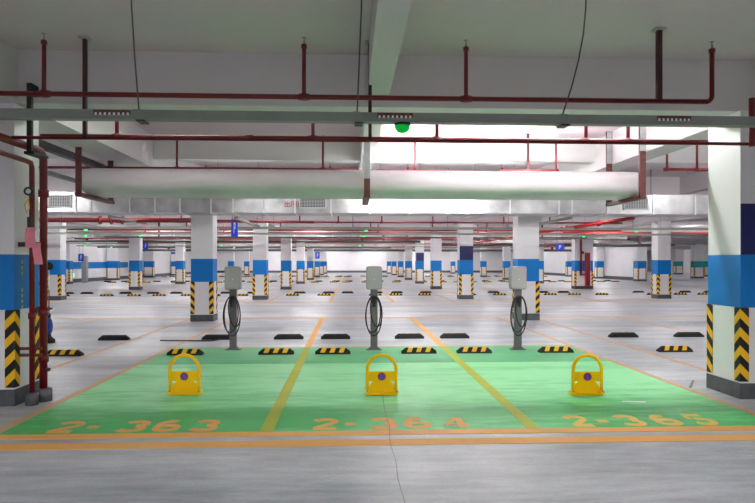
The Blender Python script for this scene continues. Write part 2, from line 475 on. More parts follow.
for x in (25.5, 27.5, 30, 33): place_stop(x, 62, False, 6)

# ------------------------------------------------------------------ parking locks
def make_lock():
    t = thing('parking_lock', 'x', 'parking barrier', (0, 0, 0), 'yellow folding parking locks')
    R, zt = .162, .285
    path = [(-R, 0, .03), (-R, 0, zt * .6)] + [(R * math.cos(PI - a * PI / 16), 0, zt + R * math.sin(a * PI / 16)) for a in range(17)] + [(R, 0, zt * .6), (R, 0, .03)]
    MB().tube(path, .019, 'lock', 12).build('arch_bar', t)
    MB().box(-R, R, -.006, .006, .155, .265, 'lock').build('cross_plate', t)
    sg = MB().lathe((0, -.009, .208), [(.046, .0), (.046, -.006)], 'signred', 24, 'y').build('no_parking_sign', t)
    MB().lathe((0, -.016, .208), [(.034, 0), (.034, -.002)], 'signblue', 24, 'y').build('sign_face', sg)
    a = .034; w = .007
    d = MB(); c, s_ = math.cos(PI / 4), math.sin(PI / 4)
    pts = [(-a * c - w * s_, .208 + a * s_ - w * c), (a * c - w * s_, .208 - a * s_ - w * c), (a * c + w * s_, .208 - a * s_ + w * c), (-a * c + w * s_, .208 + a * s_ + w * c)]
    d.prism_y(pts, -.0195, -.018, 'signred'); d.build('sign_bar', sg)
    MB().box(-.172, .172, -.03, .13, .0, .022, 'lock').build('base_plate', t, bevel=.004)
    # domed motor cover: rises behind the arch plane and slopes to the rear
    cv = MB(); n, m = 14, 8
    for j in range(m + 1):
        f = j / m; k = math.cos(f * PI / 2 * .98)
        for i in range(n + 1):
            a2 = PI * i / n
            cv.v.append((.150 * math.cos(a2) * (.35 + .65 * k), .012 + .15 * f, .02 + .165 * (math.sin(a2) ** .8 if 0 < i < n else 0) * k))
    for j in range(m):
        for i in range(n):
            q = j * (n + 1) + i
            cv.face([q, q + n + 1, q + n + 2, q + 1][::-1], 'lock', True)
    cv.face([i for i in range(n + 1)][::-1], 'lock')
    cv.build('motor_cover', t)
    for x in (-R, R):
        MB().box(x - .026, x + .026, -.026, .03, .02, .05, 'lock').build('hinge_bracket', t)
        MB().lathe((x, -.031, .045), [(.010, 0), (.010, .010)], 'brass', 8, 'y').build('hinge_bolt', t)
    return t
lk0 = make_lock()
for k, (x, y, lab) in enumerate(((px(184.5, 6.97), 6.97, 'yellow arched parking lock with round blue sign in left stall 2-363'),
                                 (px(381.7, 6.87), 6.87, 'yellow arched parking lock with round blue sign in middle stall 2-364'),
                                 (px(587.2, 6.75), 6.75, 'yellow arched parking lock with round blue sign in right stall 2-365'))):
    o = lk0 if k == 0 else copy_tree(lk0)
    o.location = (x, y, .003); o['label'] = lab

# ------------------------------------------------------------------ charging posts
def make_charger():
    t = thing('charging_post', 'x', 'ev charger', (0, 0, 0), 'grey charging posts behind the green bays')
    MB().box(-.06, .06, -.045, .045, .012, 1.03, 'post').build('post', t, bevel=.008)
    b = MB().box(-.13, .13, -.075, .075, 0, .014, 'post')
    b.prism_y([(-.11, .014), (.11, .014), (.062, .05), (-.062, .05)], -.05, .05, 'post'); b.build('base_flange', t)
    for sx in (-.11, .11):
        for sy in (-.055, .055):
            MB().lathe((sx, sy, .014), [(.011, 0), (.011, .012)], 'steel', 6).build('anchor_bolt', t)
    pts = []
    W2, z0, z1, r = .135, 1.03, 1.425, .035
    for (cx, cz, a0) in ((W2 - r, z0 + r, -90), (W2 - r * 1.2, z1 - r * 1.2, 0), (-W2 + r * 1.2, z1 - r * 1.2, 90), (-W2 + r, z0 + r, 180)):
        rr = r if cz < 1.2 else r * 1.2
        for i in range(6):
            a = math.radians(a0 + 18 * i); pts.append((cx + rr * math.cos(a), cz + rr * math.sin(a)))
    bx = MB().prism_y(pts, -.08, .08, 'box', True).build('charger_box', t, bevel=.008)
    # bevelled front cover with its top notch
    p2 = [(x * .9, 1.2275 + (z - 1.2275) * .9 - .008) for (x, z) in pts]
    MB().prism_y(p2, -.088, -.08, 'boxlid', True).build('front_cover', bx, bevel=.003)
    MB().prism_y([(-.06, 1.425), (.06, 1.425), (.045, 1.395), (-.045, 1.395)][::-1], -.092, -.088, 'box').build('top_notch', bx)
    MB().lathe((0, -.088, 1.20), [(.009, 0), (.009, -.003)], 'gaugeface', 12, 'y').build('status_light', bx)
    h = MB().box(-.035, .035, -.10, -.045, .80, .90, 'cable'); h.tube([(0, -.09, .88), (0, -.12, .80), (0, -.12, .74)], .022, 'cable')
    h.build('plug_holster', t, bevel=.006)
    def loop(cx, cz, rx, rz, y, ph=0, tilt=0):
        return [(cx + rx * math.sin(2 * PI * i / 36 + ph) + tilt * math.cos(2 * PI * i / 36), y - .012 * math.cos(2 * PI * i / 36), cz + rz * math.cos(2 * PI * i / 36)) for i in range(36)]
    c = MB().tube(loop(-.005, .585, .135, .34, -.075, tilt=.0), 0.010, 'cable', 8, closed=True)
    c.tube(loop(.035, .66, .095, .26, -.10, tilt=-.02), 0.010, 'cable', 8, closed=True)
    c.tube(loop(-.02, .61, .125, .30, -.125, tilt=.015), 0.010, 'cable', 8, closed=True)
    c.build('charging_cable', t)
    return t
ch0 = make_charger()
for k, (x, y, lab) in enumerate(((-1.99, 10.52, 'grey charging post with looped black cable, leftmost, behind stall 2-363'),
                                 (.41, 10.42, 'grey charging post with looped black cable in the middle, behind stall 2-364'),
                                 (2.87, 10.33, 'grey charging post with looped black cable, rightmost, behind stall 2-365'))):
    o = ch0 if k == 0 else copy_tree(ch0)
    o.location = (x, y, .002); o['label'] = lab
cb = MB().tube([(-3.6, 11.75, .012), (-2.75, 11.65, .012), (-2.62, 11.66, .012), (-2.5, 11.86, .012), (-2.44, 11.93, .012)], .012, 'cable', 6).build('floor_cable')
tag(cb, 'thin black cable lying on the floor left of the leftmost charging post', 'cable')

# ------------------------------------------------------------------ pipes
def sprinkler(mb, x, y, z):
    pass
def pipe_x(label, x0, x1, y, z, r, risers=(), mat='red', name='sprinkler_pipe', couplings=(), group='red sprinkler pipes under the ceiling', mid=True, n=12):
    t = thing(name, label, 'pipe', ((x0 + x1) / 2, y, z), group)
    MB().tube([(x0, y, z), (x1, y, z)], r, mat, n).build('pipe_run', t)
    for (x, zt, kind) in risers:
        s = 1 if zt > z else -1
        if kind == 'h':     # hanger rod with clamp to slab / beam
            MB().box(x - r * 1.0, x + r * 1.0, y - .02, y + .02, min(z, zt), max(z, zt), 'darkred').build('hanger', t)
            MB().box(x - .05, x + .05, y - .05, y + .05, zt - .02, zt, 'steel').build('hanger_plate', t)
        else:
            rr = r * .82
            MB().tube([(x, y, z), (x, y, zt - .09)], rr, mat, n).lathe((x, y, zt - .12), [(rr * 1.35, 0), (rr * 1.35, .035)], mat, n).build('riser', t)
            if kind == 's':
                MB().lathe((x, y, zt - .09), [(rr * .55, 0), (rr * .5, .035), (.006, .04), (.006, .065), (.022, .066), (.022, .07)], 'brass', 8).build('sprinkler_head', t)
            MB().lathe((x, y, z), [(r * 1.3, -r * 1.2), (r * 1.3, r * 1.3)], mat, n).tube([(x - r * 2.2, y, z), (x + r * 2.2, y, z)], r * 1.28, mat, n).build('tee', t)
    for x in couplings:
        MB().tube([(x - .045, y, z), (x + .045, y, z)], r * 1.3, mat, n).build('coupling', t)
    return t
# front pipe with four sprinklers, ending in an elbow at the right
Z1 = 3.03
t = pipe_x('nearest red sprinkler pipe under the ceiling, turning up at its right end', -6.5, px(712, 5.68) - .06, 5.68, Z1, .024,
           [(px(44, 5.68), 3.60, 's'), (px(304, 5.68), 3.60, 's'), (px(466, 5.68), 3.60, 's'), (px(659, 5.68), ZS, 'h')])
XE = px(712, 5.68)
el = [(XE - .06 + .06 * math.sin(a * PI / 12), 5.68, Z1 + .06 - .06 * math.cos(a * PI / 12)) for a in range(7)]
MB().tube(el + [(XE, 5.68, 3.52)], .022, 'red', 12).lathe((XE, 5.68, 3.50), [(.03, 0), (.03, .035)], 'red').build('riser', t)
MB().lathe((XE, 5.68, 3.535), [(.012, 0), (.012, .035), (.006, .04), (.006, .065), (.022, .066), (.022, .07)], 'brass', 8).build('sprinkler_head', t)
# thin lower pipe at Y=6.15
t = pipe_x('thin red pipe just behind the grey tray, hung on tall black straps', px(12, 6.15), px(752, 6.15), 6.15, 2.725, .017,
           [(px(85, 6.15), ZS, 'h'), (px(370, 6.15), ZS, 'h')])
MB().tube([(px(752, 6.15), 6.15, 2.70), (px(752, 6.15), 6.15, 3.2)], .03, 'red').build('end_riser', t)
pipe_x('thick red pipe behind the near cross beam, crossing the whole bay', px(41, 7.35), px(735, 7.35), 7.35, 2.985, .026,
       [(px(u, 7.35), 3.66, 's') for u in (117, 313, 437, 586, 628)], couplings=(-1.2,))
pipe_x('red sprinkler pipe above the big silver duct, right half', px(500, 10.35), px(557, 10.35), 10.35, 3.07, .020, [(px(556, 10.35), 3.64, 's'), (px(528, 10.35), ZS, 'h')])
pipe_x('red sprinkler pipe above the big silver duct, left half', -5.2, .15, 10.35, 3.07, .022, [(px(177, 10.35), 3.66, 's'), (px(323, 10.35), 3.66, 's')])
pipe_x('faint red sprinkler pipe above the duct right of the middle beam', .45, 2.2, 10.45, 3.07, .018, [(px(415, 10.45), 3.66, 's')])
pipe_x('red pipe behind the big duct with four short risers', -4.0, 4.2, 13.2, 3.03, .022,
       [(px(u, 13.2), 3.64, 's') for u in (206, 330, 408, 502)])
pipe_x('short red pipe right of the big duct with two risers', px(667, 9.6), 6.6, 9.6, 2.99, .022, [(px(697, 9.6), 3.6, 's'), (px(667, 9.6), 3.42, 'n')])
# far pipes
def far_pipe(lab, y, z, r, x0, x1, xs, mat='red', zt=3.64):
    pipe_x(lab, x0, x1, y, z, r, [(x, zt, 's') for x in xs], mat=mat, n=8)
far_pipe('upper red sprinkler pipe crossing behind the foil duct', 19.6, 3.04, .028, -8, 10.5, (-6.5, -4.6, -2.7, -.5, 1.1, 2.8, 5.2, 6.2, 8.0))
far_pipe('lower red pipe crossing just above the second far tray', 22.0, 2.93, .030, -9, 10.0, (-6.0, -1.8, -.42, 1.15, 3.0, 5.6, 7.3))
far_pipe('deep red pipe low behind the foil duct in the left part', 26.5, 2.88, .035, -12, 12, (-7.0, -3.0, .9, 3.6, 6.0, 8.2))
far_pipe('red pipe in the third far bay, thin and level', 30.3, 2.95, .035, -14, 16, (-10, -6.2, 1.4, 6.4, 9.5))
far_pipe('red pipe with pinkish shine in the fourth far bay', 38.5, 2.95, .05, -17, 18, (-13, -8.8, -2.4, 3.6, 9.6), 'redhot')
far_pipe('faint red pipe in the fifth far bay', 45.5, 2.9, .05, -17, 19, (-10.8, -7, 1.2, 6.6, 12), 'redhot')
far_pipe('faintest red pipe in the deepest bay', 56.6, 2.9, .06, -17, 20, (-9, 3.2, 9.8), 'redhot')
# thick left red pipe with flanges
t = pipe_x('thick red main pipe with bolted flanges behind the left column', -11, -4.3, 17.2, 2.66, .065, [], name='fire_main_pipe', couplings=(-9, -6.9, -6.4), group='thick red fire main pipes')
for x in (-6.9, -6.6, -6.3):
    MB().tube([(x - .02, 17.2, 2.66), (x + .02, 17.2, 2.66)], .12, 'red').build('flange', t)
MB().tube([(-4.3, 17.2, 2.66), (-1.0, 17.25, 2.62)], .035, 'red').build('branch', t)
# bright red diagonal main running away on the right
t = thing('fire_main_pipe', 'bright red main pipe running away from the right column towards the depth', 'pipe', (7.2, 26, 2.62), 'thick red fire main pipes')
MB().tube([(7.2, 15.2, 2.62), (7.2, 30, 2.62), (7.15, 40, 2.62)], .05, 'redhot', 14).build('pipe_run', t)
for y in (17.4, 20.0, 20.5, 24.0, 31):
    MB().tube([(7.2, y - .05, 2.62), (7.2, y + .05, 2.62)], .085, 'redhot', 14).build('flange', t)
pipe_x('bright red pipe low on the right between the columns', 9.2, 16.0, 26.0, 2.74, .07, [], mat='redhot', name='fire_main_pipe', group='thick red fire main pipes')

# left fire pipes going down beside the near column
t = thing('fire_riser_pipe', 'thick red fire pipe running down the near left column to a grey foot', 'pipe', (px(43.5, 6.75), 6.75, 0), 'red fire pipes on the near left column')
R1 = .040
xx, yy = px(43.5, 6.75), 6.75
run = [(xx - .12, 5.2, 2.72)] + [(xx, yy - .10, 2.69)]
elb = [(xx, yy - .10 + .10 * math.sin(a * PI / 12), 2.59 + .10 * math.cos(a * PI / 12)) for a in range(1, 7)]
MB().tube(run + elb + [(xx, yy, .1)], R1, 'red', 14).build('pipe_run', t)
MB().lathe((xx, yy, 0), [(.085, 0), (.085, .13), (.06, .14)], 'plinth', 18).build('concrete_foot', t)
for z in (.42, .92, 2.2): MB().lathe((xx, yy, z), [(.052, 0), (.052, .08)], 'red', 14).build('coupling', t)
MB().tube([(xx, yy, .34), (xx + .07, yy - .02, .34)], .02, 'blacksteel', 8).build('drain_plug', t)
t = thing('fire_riser_pipe', 'thinner red fire pipe with pressure gauge and clamp beside the column', 'pipe', (px(32, 6.57), 6.57, 0), 'red fire pipes on the near left column')
x2, y2 = px(32, 6.57), 6.57
pth = [(xx - .09, 5.75, 2.70), (xx - .09, 5.75, 2.61), (xx - .10, 5.80, 2.575), (x2 - .02, 6.44, 2.55), (x2, 6.54, 2.54), (x2, y2, 2.49), (x2, y2, .1)]
MB().tube(pth, .027, 'red', 12).build('pipe_run', t)
MB().lathe((x2, y2, 0), [(.065, 0), (.065, .12), (.05, .13)], 'plinth', 18).build('concrete_foot', t)
MB().lathe((x2, y2, .9), [(.037, 0), (.037, .07)], 'red', 12).build('coupling', t)
g = MB().lathe((x2, y2 - .03, 2.235), [(.046, 0), (.046, -.05)], 'blacksteel', 20, 'y').build('pressure_gauge', t)
MB().lathe((x2 + .004, y2 - .081, 2.235), [(.026, 0), (.026, -.003)], 'gaugeface', 20, 'y').build('gauge_face', g)
MB().box(x2 - .012, x2 + .012, y2 - .03, y2 + .0, 1.98, 2.03, 'blacksteel').box(x2 - .02, x2 + .02, y2 - .06, y2 - .02, 1.86, 1.97, 'blacksteel').build('valve', t)
MB().tube([(x2 - .012, y2 - .05, 2.16), (x2 - .05, y2 - .05, 2.09), (x2 - .03, y2 - .05, 2.02), (x2 + .0, y2 - .05, 2.06), (x2 - .012, y2 - .05, 2.16)], .006, 'yellow', 6).build('wire_loop', t)
MB().box(-3.50, xx + .05, 6.60, 6.63, .50, .53, 'rust').box(-3.50, xx + .05, 6.60, 6.63, .57, .60, 'rust').build('pipe_clamp', t)
MB().box(-3.50, xx + .02, 6.60, 6.63, 1.66, 1.71, 'blacksteel').build('pipe_clamp', t)
def tagp(name, x, y, z, w, h, rot, lab):
    n = 4; mb = MB(); pts = []
    c, s = math.cos(rot), math.sin(rot)
    for i in range(n + 1):
        v = -h * i / n
        for u in (-w / 2, w / 2):
            pts.append((x + u * c - v * s * 0 + v * s, y - .012 * math.sin(i * 1.3), z + v * c + u * s * .3))
    for i in range(n):
        mb.quad([pts[2 * i], pts[2 * i + 2], pts[2 * i + 3], pts[2 * i + 1]], 'pink')
    o = mb.build(name, origin=(x, y, z)); so = o.modifiers.new('thick', 'SOLIDIFY'); so.thickness = .002
    return tag(o, lab, 'tag', 'pink paper tags on the fire pipe')
tagp('paper_tag', px(31, 6.5), 6.50, 1.86, .105, .21, .06, 'upper pink paper tag hanging on the thinner red pipe')
tagp('paper_tag', px(36.5, 6.49), 6.49, 1.70, .085, .225, -.07, 'lower pink paper tag hanging below the other one on the red pipe')
mk = MB()
for i in range(9):
    z = 1.50 - i * .06
    if i in (3, 4): continue
    mk.box(-3.4965, -3.4955, 6.665, 6.69, z - .018, z + .018, 'olive')
o = mk.build('wall_lettering', origin=(-3.496, 6.68, 1.2)); tag(o, 'faded yellow vertical marks on the side of the near left column', 'marking')
# black steel bracket in front of the left column
xb = px(31, 6.42)
o = MB().box(xb - .024, xb + .024, 6.38, 6.42, 2.62, 3.33, 'blacksteel').box(xb - .024, xb + .024, 6.42, 6.527, 3.22, 3.33, 'blacksteel').box(xb - .04, xb + .06, 6.36, 6.66, 2.60, 2.63, 'blacksteel').build('steel_bracket', origin=(xb, 6.4, 2.6))
tag(o, 'black steel bracket post holding the red pipes before the left column', 'bracket')
# depthwise black conduit at left
o = MB().box(-4.18, -4.08, 7.1, 12.5, 3.02, 3.12, 'blacksteel').build('conduit', origin=(-4.13, 8, 3.02)); tag(o, 'black cable trunk running away under the ceiling at left', 'conduit')

for k, (y, z, r, x0, x1, lab) in enumerate(((27.9, 2.62, .035, -11, 11, 'nearest dark steel conduit crossing the far bays'), (34.6, 2.66, .07, -17, 4, 'dark conduit left of the middle in the far bays'),
        (34.9, 2.50, .07, 5, 19, 'dark conduit right of the middle in the far bays'), (44.4, 2.60, .09, -18, 3, 'deep dark conduit in the left far bays'), (44.8, 2.75, .09, 6, 20, 'deep dark conduit in the right far bays'), (53.3, 2.52, .10, -18, 20, 'deepest dark conduit across the hall'))):
    pipe_x(lab, x0, x1, y, z, r, [(x0 + 2.4, ZS, 'h'), (x1 - 2.1, ZS, 'h')], mat='darksteel', name='steel_conduit', group='dark steel conduits in the far bays', n=8)
# ------------------------------------------------------------------ cable trays
def tray(label, y, z, x0, x1, h=.052, d=.085, brackets=(), slots=(), wires=(), group='grey cable trays hung across the hall'):
    t = thing('cable_tray', label, 'cable tray', ((x0 + x1) / 2, y, z), group)
    MB().box(x0, x1, y, y + d, z, z + .004, 'tray').box(x0, x1, y, y + .004, z + .004, z + h, 'tray').box(x0, x1, y + d - .004, y + d, z + .004, z + h, 'tray').build('channel', t)
    for x in brackets:
        MB().box(x - .028, x + .028, y - .004, y + d + .004, z - .004, z + h + .003, 'tray').box(x - .01, x + .05, y + .0, y + d + .03, z - .014, z - .004, 'blacksteel').build('joint_bracket', t)
    for x in slots:
        s = MB().box(x - .13, x + .13, y - .003, y - .001, z + h * .45, z + h * .95, 'rust')
        for k in range(8):
            s.box(x - .12 + k * .032, x - .105 + k * .032, y - .005, y - .002, z + h * .38, z + h * .66, 'gaugeface')
        s.build('slotted_strip', t)
    for w in wires: MB().tube(w, .006, 'wire', 6).build('hanger_wire', t)
    return t
YT, ZT = 4.42, 2.52
B1, B2, B3 = px(137, YT), px(357, YT), px(563, YT)
w1 = [(px(127, YT) , YT + .05, ZS), (px(129, YT), YT + .05, 3.35), (px(132, YT), YT + .05, 3.0), (B1, YT + .05, ZT + .03)]
w2 = [(px(362, YT), YT + .05, ZS), (px(361.5, YT), YT + .05, 3.35), (px(359.5, YT), YT + .05, 3.0), (B2, YT + .05, ZT + .03)]
w3 = [(px(589, YT), YT + .05, ZS), (px(588.5, YT), YT + .05, 3.4), (px(586, YT), YT + .05, 3.2), (px(581, YT), YT + .05, 3.0), (px(574, YT), YT + .05, 2.8), (px(566, YT), YT + .05, 2.62), (B3, YT + .05, ZT + .03)]
tray('nearest grey-green cable tray on thin wires across the whole view', YT, ZT, -6, 6, h=.066, brackets=(px(137, YT), px(356, YT), px(563, YT)), slots=(px(112, YT), px(395, YT), px(674, YT)), wires=(w1, w2, w3))
TR = [(19.2, 'second cable tray from the front, behind the foil duct'), (23.2, 'third cable tray from the front, long and dark'),
      (36.2, 'fourth cable tray from the front'), (41.0, 'fifth cable tray from the front'), (54.0, 'sixth cable tray from the front'), (58.5, 'seventh cable tray from the front, deepest')]
for (y, lab) in TR:
    xs = list(range(-12, 15, 3)) if y < 30 else []
    tray('grey ' + lab, y, 2.53, -14 if y < 30 else -18, 16 if y < 30 else 21, h=.075, d=.1,
         wires=[[(x + .1, y + .05, ZS - .0), (x + .1, y + .05, 2.56)] for x in xs])
# slanted trays running in depth
for k, (x, y0, y1, z, lab) in enumerate(((-5.15, 10.5, 13.2, 2.98, 'short grey tray running away above the left fire pipes'), (-2.9, 15.4, 19.2, 2.58, 'dark tray running away behind the second left column'),
                                        (-6.0, 15.4, 18.0, 2.60, 'dark tray running away below the foil duct at far left'), (5.6, 15.4, 19.0, 2.60, 'dark tray running away below the foil duct at right'))):
    o = MB().box(x, x + .1, y0, y1, z, z + .06, 'tray').build('cable_tray', origin=(x, y0, z)); tag(o, lab, 'cable tray')

# ------------------------------------------------------------------ ducts
def squircle(cy, cz, ry, rz, n=28, p=4.0):
    out = []
    for i in range(n):
        a = 2 * PI * i / n; c, s = math.cos(a), math.sin(a)
        out.append((cy + ry * math.copysign(abs(c) ** (2 / p), c), cz + rz * math.copysign(abs(s) ** (2 / p), s)))
    return out
t = thing('air_duct', 'long silver wrapped round-edged air duct hanging across the near bay', 'air duct', (0, 9.6, 2.5))
mb = MB(); n = 28
prof = [(-4.02, .84), (-3.99, .93), (-3.94, .98), (-3.86, 1.0)]
XA, XB = px(82, 9.3), px(641, 9.3)
xs = [XA, XA + .025, XA + .07, XA + .15] + [-3.6 + i * .6 for i in range(13)] + [XB - .15, XB - .07, XB - .025, XB]
sc = [.80, .91, .97, 1.0] + [1.0] * 13 + [1.0, .97, .91, .80]
for x, s in zip(xs, sc):
    for (yy_, zz_) in squircle(9.62, 2.715, .50 * (.9 + .1 * s), .205 * s, n, 3.0): mb.v.append((x, yy_, zz_))
for i in range(len(xs) - 1):
    for q in range(n):
        q2 = (q + 1) % n
        mb.face([i * n + q, (i + 1) * n + q, (i + 1) * n + q2, i * n + q2][::-1], 'foilflat', True)
mb.face(list(range(n))[::-1][::-1], 'foilflat'); mb.face([(len(xs) - 1) * n + q for q in range(n)][::-1], 'foilflat')
mb.build('wrapped_shell', t)
for x in (-1.93, -1.2, .85, 1.5, 2.95):
    s = MB()
    for dx in (-.012, .012):
        for (yy_, zz_) in squircle(9.62, 2.715, .503, .208, n, 3.0): s.v.append((x + dx, yy_, zz_))
    for q in range(n):
        s.face([q, n + q, n + (q + 1) % n, (q + 1) % n][::-1], 'foilflat')
    s.build('tape_seam', t)
def trapeze(x, lab, ztop):
    t = thing('duct_hanger', lab, 'hanger', (x, 9.0, 2.47), 'rust-red steel hangers carrying the silver duct')
    for y in (8.98, 10.16):
        c = MB().box(x - .045, x + .045, y, y + .012, 2.46, ztop, 'rust').box(x - .045, x - .033, y + .012, y + .05, 2.46, ztop, 'rust')
        c.build('hanger_post', t)
        MB().box(x - .045, x + .045, y - .001, y + .013, ztop - .55, ztop, 'steel').build('post_extension', t)
    MB().box(x - .045, x + .045, 8.96, 10.22, 2.45, 2.505, 'rust').build('cross_channel', t)
    return t
trapeze(px(79, 9.0), 'rust-red duct hanger at the left end of the silver duct', ZS)
trapeze(px(367, 9.0), 'rust-red duct hanger at the middle of the silver duct', ZM - .04)
trapeze(4.40, 'rust-red duct hanger at the right end of the silver duct', ZS)

def rect_duct(label, y0, y1, z0, z1, segs, grilles=(), lamp=False, fl_w=.03):
    t = thing('foil_duct', label, 'air duct', ((segs[0] + segs[-1]) / 2, y0, z0), 'rectangular foil air ducts')
    for a, b in zip(segs, segs[1:]):
        dz = random.uniform(-.012, .012)
        MB().box(a + .004, b - .004, y0, y1, z0 + dz * 0, z1, 'foil').build('duct_section', t)
    for a in segs:
        MB().box(a - fl_w / 2, a + fl_w / 2, y0 - .02, y1 + .02, z0 - .02, z1 + .02, 'flange').build('flange', t)
    for a in segs[1:-1:3]:
        MB().tube([(a, y0 + .1, z1), (a, y0 + .1, ZS)], .008, 'wire', 5).build('hanger_rod', t)
    for (a, b) in grilles:
        za, zb = z0 + .10, z1 - .07
        g = MB()
        for q in ((a, b, za, za + .03), (a, b, zb - .03, zb), (a, a + .03, za, zb), (b - .03, b, za, zb)):
            g.box(q[0], q[1], y0 - .035, y0, q[2], q[3], 'grillew')
        gg = g.build('grille_frame', t)
        s = MB().box(a + .03, b - .03, y0 - .012, y0 - .002, za + .03, zb - .03, 'grille')
        for k in range(1, 7): s.box(a + .03, b - .03, y0 - .025, y0 - .012, za + .03 + (zb - za - .06) * k / 7 - .004, za + .03 + (zb - za - .06) * k / 7 + .004, 'grillew')
        for k in range(1, 10): s.box(a + (b - a) * k / 10 - .003, a + (b - a) * k / 10 + .003, y0 - .027, y0 - .012, za + .03, zb - .03, 'grillew')
        s.build('louvre', gg)
    return t
Y0 = 14.2
us = [20, 76, 91, 130, 155, 180, 211, 233, 264, 295, 331, 370, 410, 449, 468, 510, 559, 572, 607, 653, 695, 740]
d = rect_duct('big foil-wrapped rectangular duct with vents spanning the hall', Y0, 15.1, 2.64, 3.10, [px(u, Y0) for u in us],
              [(px(48, Y0), px(72, Y0)), (px(299, Y0), px(326.5, Y0)), (px(623, Y0), px(648, Y0))])
# the three red characters beside the vent
def cjk(x, parts):
    s = MB(); z = 2.775; h = .13
    for (a, b, c_, e) in parts: s.box(x + a * h, x + b * h, Y0 - .006, Y0 + .001, z + c_ * h, z + e * h, 'signred')
    s.build('red_character', d)
bx = px(284.5, Y0)
cjk(bx, [(.44, .56, 0, 1), (.1, .22, .55, .9), (.78, .9, .55, .9), (.1, .9, .48, .6), (0, .12, 0, .42), (.88, 1, 0, .42), (0, 1, 0, .12)])
cjk(bx + .155, [(0, .12, 0, 1), (.12, .88, .88, 1), (.88, 1, .1, 1), (.3, .42, .3, .7), (.42, .58, .45, .6), (.58, .7, .2, .75), (.9, 1.05, 0, .12)])
cjk(bx + .31, [(0, .14, .08, .92), (.86, 1, .08, .92), (0, 1, .8, .92), (0, 1, .08, .2)])
rect_duct('second foil duct, dull grey, crossing the third bay', 31.0, 31.8, 2.72, 3.10, [-17.5, -15, -12.8, -8.8, -6.8, -4.8, -2.8, -.9, .5], [(-9.9, -9.0), (-.9, -.05)])
rect_duct('grey foil duct crossing the third bay at right', 31.4, 32.2, 2.72, 3.05, [6, 8, 10, 12, 14.5], [(8.4, 9.3)])
rect_duct('deepest foil duct under the far ceiling', 48.6, 49.4, 2.75, 3.12, [-16, -12.8, -7, -4.2, 0, 4, 8, 12], [])
rect_duct('foil duct in the fourth bay at right', 40.0, 40.8, 2.78, 3.10, [9, 12, 15, 18, 21], [])

# ------------------------------------------------------------------ tube lights, most of them added out of sight to light the bays
def tube_light(x, y, z, lab, up=False, soft=False, L=1.2, grp='slim white tube lamps under the ceiling', mat=None):
    t = thing('tube_light', lab, 'lamp', (x, y, z), grp)
    if up:
        MB().box(x - L / 2, x + L / 2, y + .018, y + .068, z + .006, z + .03, 'steel').build('housing', t)
        MB().tube([(x - L / 2, y + .043, z + .048), (x + L / 2, y + .043, z + .048)], .018, mat or 'tube', 8).build('tube', t)
    else:
        hw = .16 if mat == 'tubefront' else .015
        hs = MB().box(x - L / 2 - .03, x + L / 2 + .03, y + .035 - hw, y + .035 + hw, z + .03, z + .05, 'white')
        if mat == 'tubefront':      # reflector trough, side skirts added to keep light off ceiling and beams
            for sy in (-1, 1): hs.box(x - L / 2 - .03, x + L / 2 + .03, y + .035 + sy * .16 - .003, y + .035 + sy * .16 + .003, z - .012, z + .05, 'white')
        hs.build('housing', t)
        MB().tube([(x - L / 2, y + .035, z + .008), (x + L / 2, y + .035, z + .008)], .018, mat or ('tubesoft' if soft else 'tube'), 8).build('tube', t)
        for sx in (-L / 3, L / 3):
            MB().tube([(x + sx, y + .035, z + .06), (x + sx, y + .035, ZS)], .004, 'wire', 5).build('suspension_rod', t)
    return t
def lr(xs, y, z, lab, **k):
    for i, x in enumerate(xs): tube_light(x, y, z, lab + (', %s from left' % ordl(i) if len(xs) > 1 else ''), **k)
# bays in front: brighter on the right than on the left
lr((1.9, 3.2), 7.5, 3.42, 'tube lamp hidden behind the near cross beam, right half', mat='tube')  # added out of sight to brighten the second bay's ceiling
lr((1.2, 2.9), 10.04, 2.925, 'tube lamp lying on top of the silver duct, right half', up=True, mat='tube')  # added out of sight to wash the slab above with light
lr((-2.4,), 7.5, 3.42, 'tube lamp hidden behind the near cross beam, left half', mat='tubesoft')  # added out of sight, dimmer to keep the left side grey
lr((1.0, 2.9), 12.1, 2.98, 'tube lamp above the silver duct, right half', mat='tube')
lr((-2.2,), 12.1, 2.98, 'tube lamp above the silver duct, left half', mat='tubesoft')
lr((6.2, 9.5), 8.0, 3.42, 'tube lamp in the bay right of the right column'); lr((8.2, 11.0), 12.0, 3.42, 'tube lamp beyond the right column')
lr((-5.5, -8.8), 8.0, 3.42, 'tube lamp beyond the left column', mat='tubesoft'); lr((-7.6, -9.8), 12.4, 3.1, 'tube lamp beyond the left column', mat='tube')
FX = (-16, -10, -6, -2.0, 2.3, 6.6, 10.8, 16.2)
rows = [(16.7, 3.4), (20.9, 3.45), (25.4, 3.35), (29.8, 3.42), (34.4, 3.35), (38.7, 3.42), (43.1, 3.35), (52.0, 3.35), (61.0, 3.35), (70.0, 3.35), (79.0, 3.35)]
for i, (y, z) in enumerate(rows):
    lr([x for x in FX if not (y < 22 and abs(x) > 12)], y, z, 'slim tube lamp in the %s lamp row beyond the silver duct' % ordl(i), mat='tube' if y < 40 else 'tubefar', L=1.3 if y < 40 else 2.0)  # rows added behind the beams, mostly out of view, to light far bays
lr((19.5, 21.5), 50, 3.35, 'tube lamp by the right wall', mat='tubefar'); lr((19.5, 21.2), 56.3, 3.4, 'tube lamp by the deep part of the right wall', mat='tubefar', L=2.0); lr((19.5, 21.2), 72, 3.4, 'tube lamp by the deepest right wall', mat='tubefar', L=2.0); lr((19.5, 21.5), 64, 3.35, 'tube lamp by the right wall', mat='tubefar'); lr((-18.0,), 48, 3.35, 'tube lamp by the left wall', mat='tubefar'); lr((-18,), 65, 3.35, 'tube lamp by the left wall', mat='tubefar')  # lamps added to whiten the side walls
